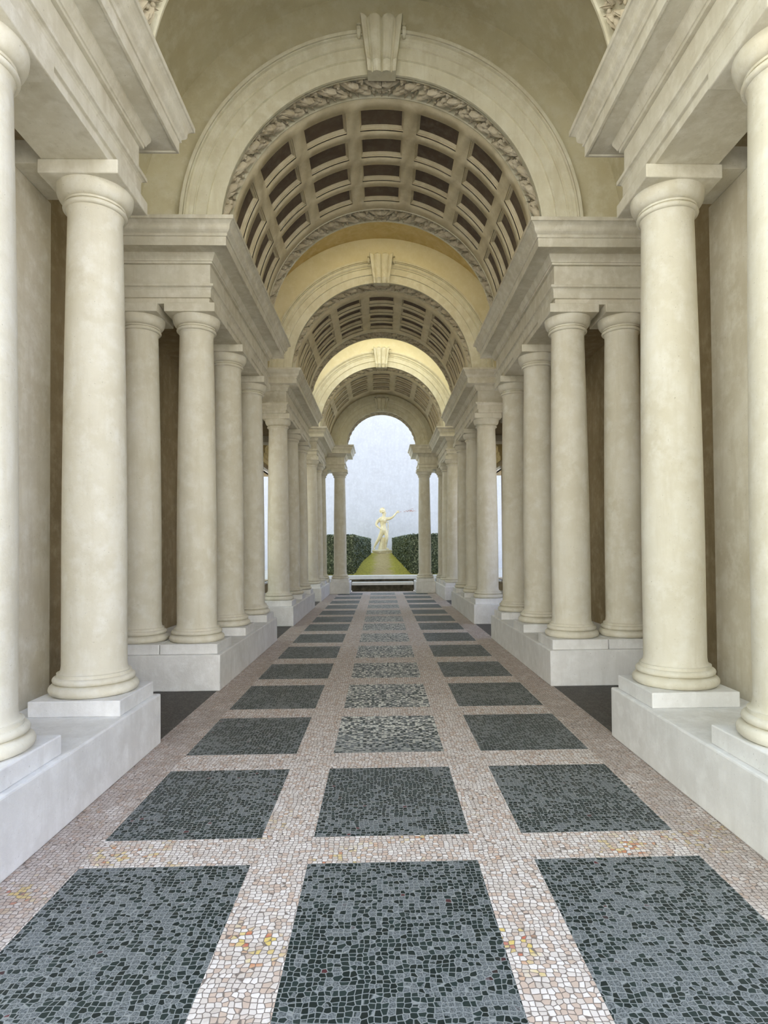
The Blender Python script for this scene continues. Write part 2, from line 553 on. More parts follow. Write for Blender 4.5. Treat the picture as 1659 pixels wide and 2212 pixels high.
# ------------------------------------------------------------ entablatures
def entablature(g, s):
    d = G[g]
    if g < 4:
        path = [(XW, d['ff']), (XF, d['ff']), (XF, d['fb']), (XW, d['fb'])]
    else:
        path = [(XW, d['ff']), (XF, d['ff']), (XF, ENDF), (1.36, ENDF), (1.36, ENDB), (XW, ENDB)]
    if s > 0:
        pass
    path = [(x * s, y) for x, y in path]
    # offsets must point to the corridor: on the right side (s>0) travel along +y has its left towards -x
    if s < 0: path = path[::-1]
    I = -0.50
    arch_p = [(I, ZAR), (-0.012, ZAR), (-0.012, 4.55), (0.012, 4.553), (0.012, 4.645)] + \
             [(0.016, 4.65), (0.022, 4.662), (0.034, 4.670), (0.050, 4.674), (0.050, 4.703), (0.0, 4.712), (I, 4.712)]
    fr = [(I, 4.712), (0.0, 4.712), (0.0, 4.945), (I, 4.945)]
    co = [(I, 4.945), (0.030, 4.945), (0.030, 4.968), (0.042, 4.970), (0.046, 4.985), (0.056, 5.005), (0.066, 5.022), (0.072, 5.040), (0.072, 5.058),
          (0.225, 5.062), (0.228, 5.050), (0.249, 5.050), (0.249, 5.150), (0.262, 5.152), (0.266, 5.163), (0.262, 5.174), (0.266, 5.180)]
    for k in range(9):      # cyma recta
        u = k / 8
        co.append((0.266 + 0.075 * (u - 0.16 * math.sin(2 * PI * u) * -1), 5.182 + 0.118 * u))
    co += [(0.355, 5.303), (0.355, ZTOP), (I, ZTOP)]
    t = empty('entablature', (s * XF, (d['ff'] + d['fb']) / 2, ZAR))
    extra = ', turning inward at the end arch' if g == 4 else ''
    tag(t, 'moulded cream entablature over the %s colonnade on the %s%s' % (GN[g], SIDE[s], extra), 'entablature', 'entablatures over the colonnades')
    for nm, pr in (('architrave', arch_p), ('frieze', fr), ('cornice', co)):
        bm = bmesh.new()
        sweep(bm, path, pr)
        obj(nm, bm, 'entab', t, bevel=0.004)
for g in G:
    for s in (-1, 1):
        entablature(g, s)

# ------------------------------------------------------------ plinths
def plinth(g, s):
    d = G[g]
    out = XW if g != 1 else 2.76
    lst = [(s * XP, s * out, d['pf'], d['pb'], 0, ZP)]
    o = boxes('plinth', 'plinth', lst, bevel=0.012)
    tag(o, 'low cream stone plinth carrying the %s colonnade on the %s' % (GN[g], SIDE[s]), 'plinth', 'low plinths under the colonnades')
for g in G:
    for s in (-1, 1):
        plinth(g, s)
for s in (-1, 1):
    o = boxes('pedestal', 'plinth', [(s * 1.19, s * XW, PE_F, PE_B, 0, ZP)], bevel=0.012)
    tag(o, 'square cream pedestal under the end column on the %s, beside the garden steps' % SIDE[s], 'pedestal', 'end pedestals')

# ------------------------------------------------------------ columns
def make_column():
    t = empty('tuscan_column', (0, 0, 0))
    hd = 0.328
    b = boxes('die', 'plinth', [(-hd, hd, -hd, hd, 0, ZD - ZP)], t, bevel=0.008, loc=(0, 0, 0))
    z0 = ZD - ZP
    bm = bmesh.new()
    pr = [(0.25, z0)] + arc(0.272, z0 + 0.041, 0.041, -90, 90, 10, rx=0.046) + [(0.272, z0 + 0.084)] + \
         arc(0.262, z0 + 0.110, 0.026, -90, 90, 8, rx=0.030) + [(0.262, z0 + 0.138), (0.262, z0 + 0.160), (0.22, z0 + 0.160)]
    lathe(bm, pr)
    obj('base', bm, 'column', t, smooth=True, loc=(0, 0, 0))
    zt = 4.212 - ZP
    zb = z0 + 0.158
    bm = bmesh.new()
    pr = [(0.255, zb)] + [(0.233 + 0.022 * (1 - math.sin(math.radians(a))), zb + 0.05 * (1 - math.cos(math.radians(a)))) for a in (20, 40, 60, 80)]
    n = 24
    for k in range(n + 1):
        u = k / n
        r = 0.231 - 0.035 * max(0, (u - 0.25) / 0.75) ** 1.5
        pr.append((r, zb + 0.06 + (zt - 0.035 - zb - 0.06) * u))
    pr += [(0.201, zt - 0.015), (0.208, zt)]
    lathe(bm, pr)
    obj('shaft', bm, 'column', t, smooth=True, sharp=60, loc=(0, 0, 0))
    bm = bmesh.new()
    za = ZAB - ZP
    pr = [(0.19, zt)] + [(0.211, zt)] + arc(0.211, zt + 0.019, 0.019, -80, 80, 6, rx=0.020) + [(0.205, zt + 0.040), (0.205, zt + 0.046), (0.217, zt + 0.048), (0.219, zt + 0.060)] 
    for k in range(9):
        a = math.radians(90 * k / 8)
        pr.append((0.219 + 0.056 * math.sin(a), zt + 0.062 + (za - zt - 0.062) * (1 - math.cos(a)) * 0.96))
    pr += [(0.276, za), (0.2, za)]
    lathe(bm, pr)
    cap = obj('capital', bm, 'column', t, smooth=True, sharp=40, loc=(0, 0, 0))
    ha = 0.293
    boxes('abacus', 'entab', [(-ha, ha, -ha, ha, za, ZAR - ZP)], cap, bevel=0.008, loc=(0, 0, 0))
    return t

def copy_tree(o, parent=None):
    c = o.copy()
    C.objects.link(c)
    c.parent = parent
    for ch in list(o.children):
        copy_tree(ch, c)
    return c

col0 = make_column()
first = True
ORD = {0: 'front', 1: 'middle', 2: 'rear'}
ORD1 = {0: 'front', 1: 'rear'}
def place_column(x, y, label, group):
    global first
    o = col0 if first else copy_tree(col0)
    first = False
    o.location = (x, y, ZP)
    tag(o, label, 'column', group, 'thing')
for s in (-1, 1):
    for g in G:
        for k, y in enumerate(G[g]['cols']):
            place_column(s * XC, y, 'cream plaster Tuscan column, %s one of the %s colonnade on the %s' % ((ORD1 if g == 1 else ORD)[k], GN[g], SIDE[s]),
                         'columns of the inner rows')
        if g > 1:
            place_column(s * XO, G[g]['cols'][0], 'cream plaster column standing outside the front one of the %s colonnade on the %s' % (GN[g], SIDE[s]),
                         'outer columns at the colonnade fronts')
    place_column(s * 1.545, 22.50, 'cream plaster column on the square pedestal under the %s foot of the end arch' % SIDE[s], 'end arch columns')

# ------------------------------------------------------------ arches, keystones, garlands, coffers
def keystone(parent, yw, zb, zt, hb, ht):
    bm = bmesh.new()
    NU, NV = 56, 28
    pts = []
    for j in range(NV + 1):
        v = j / NV
        z = zb + (zt - zb) * v
        hw = hb + (ht - hb) * v ** 1.15
        base = 0.14 + 0.16 * v ** 2.2 + 0.03 * math.sin(PI * min(1, v * 3)) * (1 if v < 0.33 else 0)
        if v > 0.90:
            base -= 0.16 * ((v - 0.90) / 0.10) ** 2
        row = []
        for i in range(NU + 1):
            u = -1 + 2 * i / NU
            w = abs(math.cos(1.5 * PI * (u + 1)))
            flute = 0.062 * (w ** 0.8) + 0.016 * max(0, math.cos(9 * PI * (u + 1))) * (1 - w) - 0.03
            edge = 0.0
            nick = -0.02 if 0.125 < v < 0.16 else 0
            zz = z + (0.03 * w if j == NV else 0) - (0.02 * w if j == 0 else 0)
            row.append(bm.verts.new((u * hw, yw - base - flute - nick * -1 + edge, zz)))
        pts.append(row)
    back = [[bm.verts.new((sx * (hb + (ht - hb) * (j / NV) ** 1.15), yw + 0.02, zb + (zt - zb) * j / NV)) for sx in (-1, 1)] for j in range(NV + 1)]
    for j in range(NV):
        for i in range(NU):
            bm.faces.new((pts[j][i], pts[j][i + 1], pts[j + 1][i + 1], pts[j + 1][i]))
        bm.faces.new((back[j][0], pts[j][0], pts[j + 1][0], back[j + 1][0]))
        bm.faces.new((pts[j][NU], back[j][1], back[j + 1][1], pts[j + 1][NU]))
    bm.faces.new([back[NV][0]] + pts[NV] + [back[NV][1]])
    bm.faces.new(([back[0][0]] + pts[0] + [back[0][1]])[::-1])
    k = obj('keystone', bm, 'arch', parent, smooth=True, sharp=50)
    # side scrolls
    for s in (-1, 1):
        bm = bmesh.new()
        hgt = zt - zb
        path, N = [], 30
        for i in range(N + 1):
            a = i / N * 2.6 * PI
            r = 0.085 * (1 - 0.72 * i / N) * hgt / 0.57
            path.append((r * math.cos(a + PI / 2), r * math.sin(a + PI / 2), 0.016 * (1 - 0.4 * i / N)))
        yc, zc = yw - 0.13, zt - 0.11 * hgt / 0.57
        xo = ht * 0.98
        prev = None
        for (py, pz, tr) in path:
            ring = []
            for q in range(6):
                a = q * PI / 3
                ring.append(bm.verts.new((s * (xo + 0.02 + tr * 1.6 * math.cos(a)), yc - py, zc + pz + tr * math.sin(a))))
            if prev:
                for q in range(6):
                    bm.faces.new((prev[q], prev[(q + 1) % 6], ring[(q + 1) % 6], ring[q]))
            else:
                bm.faces.new(ring)
            prev = ring
        bm.faces.new(prev)
        obj('scroll', bm, 'arch', k, smooth=True)
    return k

def garland(parent, y0, y1, r, seed, sgn=1):
    """band of leaves and fruit in relief under an arch, r = radius of the sunk ground"""
    rnd = random.Random(seed)
    bm = bmesh.new()
    yc, wid = (y0 + y1) / 2, (y1 - y0)
    def leaf(a, yy, L, Wd, ang, lift, up, curl=0.03):
        T = Vector((-math.sin(a), 0, math.cos(a))) * up
        Nn = Vector((-math.cos(a), 0, -math.sin(a)))
        Y = Vector((0, 1, 0))
        d = (T * math.cos(ang) + Y * math.sin(ang)).normalized()
        w = (Y * math.cos(ang) - T * math.sin(ang)).normalized()
        P = Vector((r * math.cos(a), yy, ZTOP + r * math.sin(a)))
        NL, NW = 8, 6
        g = []
        for i in range(NL + 1):
            u = i / NL
            lobes = 1 + 0.22 * math.cos(3 * 2 * PI * u)
            hw = Wd * (math.sin(PI * min(1, u * 0.90 + 0.10)) ** 0.8) * (1 - 0.25 * u) * lobes
            row = []
            for j in range(NW + 1):
                q = -1 + 2 * j / NW
                h = 0.012 + lift * math.sin(PI * (0.12 + 0.60 * u)) * (1 - 0.55 * q * q) + curl * u * u - (0.016 if j == 3 else 0)
                row.append(bm.verts.new(P + d * (u * L - L / 2) + w * (q * hw) + Nn * h))
            g.append(row)
        for i in range(NL):
            for j in range(NW):
                bm.faces.new((g[i][j], g[i][j + 1], g[i + 1][j + 1], g[i + 1][j]))
        # underside so a leaf has thickness
        b = [bm.verts.new(g[i][j].co - Nn * 0.03) for i, j in [(0, k) for k in range(NW + 1)] + [(k, NW) for k in range(1, NL + 1)] + [(NL, k) for k in range(NW - 1, -1, -1)] + [(k, 0) for k in range(NL - 1, 0, -1)]]
        e = [g[0][k] for k in range(NW + 1)] + [g[k][NW] for k in range(1, NL + 1)] + [g[NL][k] for k in range(NW - 1, -1, -1)] + [g[k][0] for k in range(NL - 1, 0, -1)]
        m = len(b)
        for k in range(m):
            bm.faces.new((e[k], e[(k + 1) % m], b[(k + 1) % m], b[k]))
    def berry(a, yy, rr, lift, st=1.0):
        P = Vector((r * math.cos(a), yy, ZTOP + r * math.sin(a))) + Vector((-math.cos(a), 0, -math.sin(a))) * lift
        bmesh.ops.create_icosphere(bm, subdivisions=2, radius=rr, matrix=Matrix.Translation(P))
    n = 19
    j = rnd.uniform
    W2 = wid / 0.30
    for side in (0, 1):
        for k in range(n):
            a = math.radians(9.5 + 78.5 * k / (n - 1))
            up = 1
            if side: a, up = PI - a, -1
            # a fat fruit or bud, two curling leaves clasping it, small sprigs and berries at the rims
            off = (0.22 if k % 2 else -0.22) * wid
            leaf(a + j(-.01, .01), yc + off, 0.165, 0.042 * W2, j(-.35, .35), 0.080, up)
            leaf(a + 0.035 * up, yc - off * 0.9, 0.15, 0.030 * W2, (0.45 if off > 0 else -0.45) + j(-.2, .2), 0.045, up, 0.05)
            leaf(a + 0.05 * up, yc + off * 1.5, 0.11, 0.020 * W2, (0.9 if off > 0 else -0.9), 0.03, up, 0.05)
            leaf(a + 0.02 * up, yc - off * 1.7, 0.10, 0.018 * W2, (-0.8 if off > 0 else 0.8), 0.025, up, 0.05)
            leaf(a + 0.065 * up, yc, 0.12, 0.018 * W2, j(-.4, .4), 0.05, up, 0.04)
            berry(a + 0.06 * up, yc + off * 1.35, 0.021, 0.055)
            berry(a + 0.03 * up, yc - off * 1.6, 0.016, 0.035)
            if k % 3 == 0: berry(a + 0.085 * up, yc - off * .3, 0.018, 0.07)
    for q in (-1, 1):
        berry(PI / 2 + 0.014 * q, yc - 0.05, 0.027, 0.05)
        berry(PI / 2 + 0.014 * q, yc + 0.07, 0.027, 0.05)
    return obj('garland', bm, 'garland', parent, smooth=True, sharp=50)

def archivolt(parent, yw, ri, ro, back):
    """moulded ring standing against the wall at yw; its inner face runs back to y=back"""
    k = (ro - ri) / 0.46
    P = lambda q: ri + q * k
    pr = [(P(0), back), (P(0), yw - 0.030), (P(.168), yw - 0.030), (P(.172), yw - 0.058), (P(.300), yw - 0.058), (P(.303), yw - 0.078), (P(.318), yw - 0.078),
          (P(.325), yw - 0.068), (P(.340), yw - 0.086), (P(.352), yw - 0.100), (P(.362), yw - 0.104), (P(.364), yw - 0.094), (P(.398), yw - 0.098), (P(.402), yw - 0.128), (P(.414), yw - 0.130), (P(.416), yw - 0.112),
          (P(.422), yw - 0.112), (P(.424), yw - 0.136), (P(.46), yw - 0.138), (P(.46), yw + 0.005), (P(.20), yw + 0.005), (P(.20), back)]
    bm = bmesh.new()
    ringsweep(bm, pr, 96)
    return obj('archivolt', bm, 'arch', parent, smooth=True, sharp=25)

def soffit_band(parent, y0, y1, r, front_margin, back_margin, name='soffit_band'):
    """sunk ring strip the garland lies in"""
    d = 0.055
    pr = [(r, y0), (r, y0 + front_margin), (r + d, y0 + front_margin + 0.01), (r + d, y1 - back_margin - 0.01), (r, y1 - back_margin),
          (r - 0.012, y1 - back_margin + 0.012), (r - 0.006, y1 - back_margin + 0.028), (r, y1 - back_margin + 0.03), (r, y1), (r + 0.11, y1), (r + 0.11, y0)]
    bm = bmesh.new()
    ringsweep(bm, pr, 96)
    return obj(name, bm, 'arch', parent, smooth=True, sharp=25)

RI = 1.905
def coffered_vault(g, y0, y1, lips, length, label):
    """ribs between y0 and y1 with rows of sunk coffers starting at each y in lips"""
    t = empty('coffered_vault', (0, (y0 + y1) / 2, ZTOP + RI))
    tag(t, label, 'vault', 'coffered vaults')
    half, pitch = 8.75, 22.95
    angs = [90 + pitch * k for k in (-3, -2, -1, 0, 1, 2, 3)]
    # angular grid
    A = [0.0]
    cells = []
    for a in angs:
        A += [a - half + 2 * half * i / 8 for i in range(9)]
        cells.append((a - half, a + half))
    A.append(180.0)
    full = []
    for p, q in zip(A, A[1:]):
        full.append(p)
        if q - p > 4:
            full.append((p + q) / 2)
    full.append(180.0)
    Ys = [y0]
    for l in lips: Ys += [l, l + length]
    Ys.append(y1)
    bm = bmesh.new()
    V = {}
    def v(i, j):
        if (i, j) not in V:
            a = math.radians(full[i])
            V[i, j] = bm.verts.new((RI * math.cos(a), Ys[j], ZTOP + RI * math.sin(a)))
        return V[i, j]
    for i in range(len(full) - 1):
        mid = (full[i] + full[i + 1]) / 2
        incell = any(a < mid < b for a, b in cells)
        for j in range(len(Ys) - 1):
            if incell and j % 2 == 1: continue
            bm.faces.new((v(i, j), v(i + 1, j), v(i + 1, j + 1), v(i, j + 1)))
    md = obj('ribs', bm, 'vault', t, smooth=True, sharp=40)
    s = md.modifiers.new('depth', 'SOLIDIFY')
    s.thickness = 0.012
    s.offset = 0
    steps = [(0.0, -0.007), (0.0, 0.018), (0.010, 0.020), (0.012, 0.034), (0.018, 0.040), (0.026, 0.052), (0.030, 0.064)]
    for ca, (a0, a1) in enumerate(cells):
        for l in lips:
            bm = bmesh.new()
            rings = []
            N = 8
            for ins, dp in steps:
                r = RI + dp
                da = math.degrees(ins / RI)
                aa = [a0 + da + (a1 - a0 - 2 * da) * i / N for i in range(N + 1)]
                ya, yb = l + ins, l + length - ins
                loop = [(a, ya) for a in aa] + [(a, yb) for a in aa[::-1]]
                rings.append([bm.verts.new((r * math.cos(math.radians(a)), y, ZTOP + r * math.sin(math.radians(a)))) for a, y in loop])
            m = len(rings[0])
            for p, q in zip(rings, rings[1:]):
                for i in range(m):
                    bm.faces.new((p[i], p[(i + 1) % m], q[(i + 1) % m], q[i]))
            cf = obj('coffer', bm, 'vault', t, smooth=True, sharp=30)
            # painted panel
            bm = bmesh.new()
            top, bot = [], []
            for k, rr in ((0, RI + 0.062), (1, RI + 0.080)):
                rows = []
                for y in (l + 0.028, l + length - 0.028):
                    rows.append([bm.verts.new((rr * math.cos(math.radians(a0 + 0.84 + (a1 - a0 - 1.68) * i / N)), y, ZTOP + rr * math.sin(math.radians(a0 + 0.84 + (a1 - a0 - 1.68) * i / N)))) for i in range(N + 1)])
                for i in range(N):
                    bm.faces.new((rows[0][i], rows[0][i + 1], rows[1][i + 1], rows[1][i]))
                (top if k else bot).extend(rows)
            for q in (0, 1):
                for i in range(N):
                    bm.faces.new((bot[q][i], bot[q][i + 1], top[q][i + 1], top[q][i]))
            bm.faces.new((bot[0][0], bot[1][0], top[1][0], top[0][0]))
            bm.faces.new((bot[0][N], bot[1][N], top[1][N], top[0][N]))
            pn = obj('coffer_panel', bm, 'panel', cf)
            pn['label'] = 'dark brown painted panel'
    return t

def arch_front(g, yw, gb, ri=RI, ro=2.365, label='', ks=True):
    t = empty('arch', (0, yw, ZTOP))
    tag(t, label, 'arch', 'moulded arches with garlands')
    archivolt(t, yw, ri, ro, yw + 0.02)
    soffit_band(t, yw + 0.0, gb, ri, 0.035, 0.03)
    garland(t, yw + 0.05, gb - 0.05, ri + 0.055, 10 + g)
    return t

NAMES = {1: 'nearest', 2: 'second', 3: 'third'}
GB = {2: 7.60, 3: 13.36, 4: 19.42}
LIP = {1: ([2.62, 3.20, 3.78], 0.40), 2: ([7.797, 8.359, 8.93, 9.475], 0.40), 3: ([13.68, 14.21, 14.74, 15.27], 0.385), 4: ([19.74, 20.26, 20.79, 21.31], 0.35)}
WH = {2: 'springing from the second pair of colonnades', 3: 'springing from the third pair of colonnades', 4: 'springing from the last pair of colonnades'}
WV = {1: 'over the nearest bay, only its lower edges in view', 2: 'with dark panels over the second pair of colonnades', 3: 'with dark panels over the third pair of colonnades',
      4: 'with dark panels over the last pair of colonnades'}
for g in (2, 3, 4):
    t = arch_front(g, YW[g], GB[g], label='cream moulded arch with fluted keystone and leaf garland, %s' % WH[g])
    keystone(t, YW[g], 7.205, 7.80, 0.165, 0.25)
coffered_vault(1, 2.50, 4.45, *LIP[1], 'plaster coffered vault ' + WV[1])
coffered_vault(2, GB[2], 10.10, *LIP[2], 'plaster coffered barrel vault ' + WV[2])
coffered_vault(3, GB[3], 15.88, *LIP[3], 'plaster coffered barrel vault ' + WV[3])
coffered_vault(4, GB[4], 22.38, *LIP[4], 'plaster coffered barrel vault ' + WV[4])
for g, ya, wh in ((1, 4.45, 'nearest vault'), (2, 10.10, 'second colonnade vault'), (3, 15.88, 'third colonnade vault')):
    t = empty('rear_arch_band', (0, ya, ZTOP))
    tag(t, 'carved leaf garland band round the rear edge of the %s' % wh, 'garland band', 'rear garland bands')
    bm = bmesh.new()
    y1 = YB[g]
    r = RI
    pr = [(r, ya), (r - 0.012, ya + 0.02), (r, ya + 0.03), (r + 0.055, ya + 0.04), (r + 0.055, y1 - 0.11), (r, y1 - 0.10), (r - 0.012, y1 - 0.085), (r, y1 - 0.07),
          (r, y1 - 0.045), (r + 0.02, y1 - 0.03), (r + 0.03, y1), (r + 0.12, y1), (r + 0.12, ya)]
    ringsweep(bm, pr, 96)
    obj('band', bm, 'arch', t, smooth=True, sharp=25)
    garland(t, ya + 0.05, y1 - 0.12, RI + 0.055, 40 + g)
# end arch
t = empty('end_arch', (0, 22.4, ZTOP))
tag(t, 'plain cream arch with fluted keystone framing the garden view', 'arch')
archivolt(t, 22.40, 1.275, 1.72, 22.42)
soffit_band(t, 22.40, 23.0, 1.275, 0.05, 0.05)
keystone(t, 22.40, 6.60, 7.08, 0.16, 0.25)
def end_garland():
    global ZTOP
    rnd = random.Random(5)
    g = garland(t, 22.46, 22.92, 1.33, 77)
end_garland()

# ------------------------------------------------------------ garden steps
tag(boxes('step', 'step_slab', [(-1.17, 1.17, 23.28, 23.80, 0.235, 0.345)], bevel=0.015), 'lower white stone step slab at the end of the mosaic floor', 'step', 'garden steps')
tag(boxes('step', 'step_slab', [(-2.6, 2.6, 23.72, 24.35, 0.44, 0.575)], bevel=0.015), 'upper white stone step slab below the mossy garden path', 'step', 'garden steps')
tag(boxes('step_riser', 'riser', [(-1.17, 1.17, 23.40, 23.71, 0.0, 0.235)]), 'riser under the lower white step, coloured as its shadow', 'step riser', 'step risers')
tag(boxes('step_riser', 'riser', [(-1.9, 1.9, 23.85, 24.30, 0.0, 0.44)]), 'riser between the two white steps, coloured as their shadow', 'step riser', 'step risers')

# ------------------------------------------------------------ garden
def gz(y):
    return 0.55 + max(0, min(1, (y - 24.3) / 9.7)) * 0.82
def garden():
    bm = bmesh.new()
    rnd = random.Random(3)
    NX, NY = 40, 60
    g = []
    for j in range(NY + 1):
        y = 24.33 + (36.2 - 24.33) * j / NY
        row = []
        for i in range(NX + 1):
            x = -3.7 + 7.4 * i / NX
            row.append(bm.verts.new((x, y, gz(y) + rnd.uniform(-0.008, 0.008))))
        g.append(row)
    for j in range(NY):
        for i in range(NX):
            bm.faces.new((g[j][i], g[j][i + 1], g[j + 1][i + 1], g[j + 1][i]))
    tag(obj('lawn', bm, 'lawn', smooth=True), kind='structure')
    tag(boxes('wall_back', 'garden_wall', [(-9, 9, 35.6, 36.0, -0.2, 11.0), (-4.3, 4.3, 35.6, 36.0, 11.0, 18.5)]), kind='structure')  # unseen upper block added to keep sun off the garden and arch
    tag(boxes('ground', 'outer', [(-40, -XW - .4, 0.3, 24.33, -0.25, -0.02), (XW + .4, 40, 0.3, 24.33, -0.25, -0.02), (-40, -3.7, 24.33, 60, -0.25, 0.45), (3.7, 40, 24.33, 60, -0.25, 0.45)]), kind='structure')
    bm = bmesh.new()
    rnd = random.Random(9)
    def crack(x0, z0, x1, z1, n, w):
        prev = None
        for k in range(n + 1):
            u = k / n
            x, z = x0 + (x1 - x0) * u, z0 + (z1 - z0) * u + rnd.uniform(-.05, .05)
            hw = w * (0.3 + rnd.random()) * math.sin(PI * (0.08 + 0.84 * u))
            cur = [bm.verts.new((x, 35.592, z - hw)), bm.verts.new((x, 35.592, z + hw)), bm.verts.new((x, 35.6, z + hw)), bm.verts.new((x, 35.6, z - hw))]
            if prev:
                for q in range(4): bm.faces.new((prev[q], prev[(q + 1) % 4], cur[(q + 1) % 4], cur[q]))
            prev = cur
    crack(1.25, 3.78, 2.0, 3.80, 16, .028)
    crack(1.55, 3.80, 1.85, 3.95, 8, .02)
    crack(0.95, 3.70, 1.15, 3.74, 6, .015)
    tag(obj('plaster_crack', bm, 'crack'), 'pinkish crack in the pale garden wall, right of the raised marble arm', 'crack')
garden()

def hedge(label, corners, ztop, seed):
    """corners: plan quad (x,y) of a clipped hedge"""
    rnd = random.Random(seed)
    bm = bmesh.new()
    t = None
    core = bmesh.new()
    # core body
    cx = sum(c[0] for c in corners) / 4
    cy = sum(c[1] for c in corners) / 4
    vb = [bm.verts.new((cx + (x - cx) * .99, cy + (y - cy) * .995, gz(y) - 0.05)) for x, y in corners]
    vt = [bm.verts.new((cx + (x - cx) * .99, cy + (y - cy) * .995, ztop - 0.03)) for x, y in corners]
    for i in range(4):
        bm.faces.new((vb[i], vb[(i + 1) % 4], vt[(i + 1) % 4], vt[i]))
    bm.faces.new(vt)
    bm.faces.new(vb[::-1])
    def leafquad(P, Nn):
        a = Vector((rnd.uniform(-1, 1), rnd.uniform(-1, 1), rnd.uniform(-1, 1))).normalized()
        nn = (Nn * 0.7 + a * 0.8).normalized()
        tx = nn.orthogonal().normalized()
        tx = (Matrix.Rotation(rnd.uniform(0, 2 * PI), 3, nn) @ tx)
        ty = nn.cross(tx)
        s = rnd.uniform(0.022, 0.042)
        P = P + Nn * rnd.uniform(-0.03, 0.03)
        vs = [bm.verts.new(P + tx * s * 1.5), bm.verts.new(P + ty * s * .7), bm.verts.new(P - tx * s * 1.3), bm.verts.new(P - ty * s * .7)]
        bm.faces.new(vs)
    for i in range(4):
        x0, y0 = corners[i]
        x1, y1 = corners[(i + 1) % 4]
        L = math.hypot(x1 - x0, y1 - y0)
        if max(y0, y1) > 33 and min(y0, y1) > 32: continue
        mid = Vector(((x0 + x1) / 2, (y0 + y1) / 2, 0))
        nv = Vector((y1 - y0, x0 - x1, 0)).normalized()
        if nv.dot(mid - Vector((cx, cy, 0))) < 0: nv = -nv
        if nv.x * cx > 0.3 * abs(cx): continue
        for _ in range(int(L * 1.5 * 620)):
            u = rnd.random()
            x, y = x0 + (x1 - x0) * u, y0 + (y1 - y0) * u
            zb = gz(y)
            leafquad(Vector((x, y, zb + (ztop - zb) * rnd.random())), nv)
    for _ in range(2500):
        u, v = rnd.random(), rnd.random()
        a = Vector(corners[0]).lerp(Vector(corners[1]), u)
        b = Vector(corners[3]).lerp(Vector(corners[2]), u)
        p = a.lerp(b, v)
        leafquad(Vector((p.x, p.y, ztop)), Vector((0, 0, 1)))
    o = obj('hedge', bm, 'leaf')
    tag(o, label, 'hedge', 'clipped box hedges')
hedge('clipped dark green hedge at the front left of the garden path', [(-3.6, 24.75), (-1.16, 24.75), (-0.99, 29.6), (-3.6, 29.6)], 2.17, 1)
hedge('far clipped hedge block on the left, beside the statue', [(-3.2, 29.75), (-0.97, 29.75), (-0.63, 33.55), (-3.2, 33.55)], 2.17, 2)
hedge('long clipped green hedge on the right of the garden path', [(1.16, 24.75), (3.6, 24.75), (3.2, 33.55), (0.57, 33.55)], 2.18, 3)

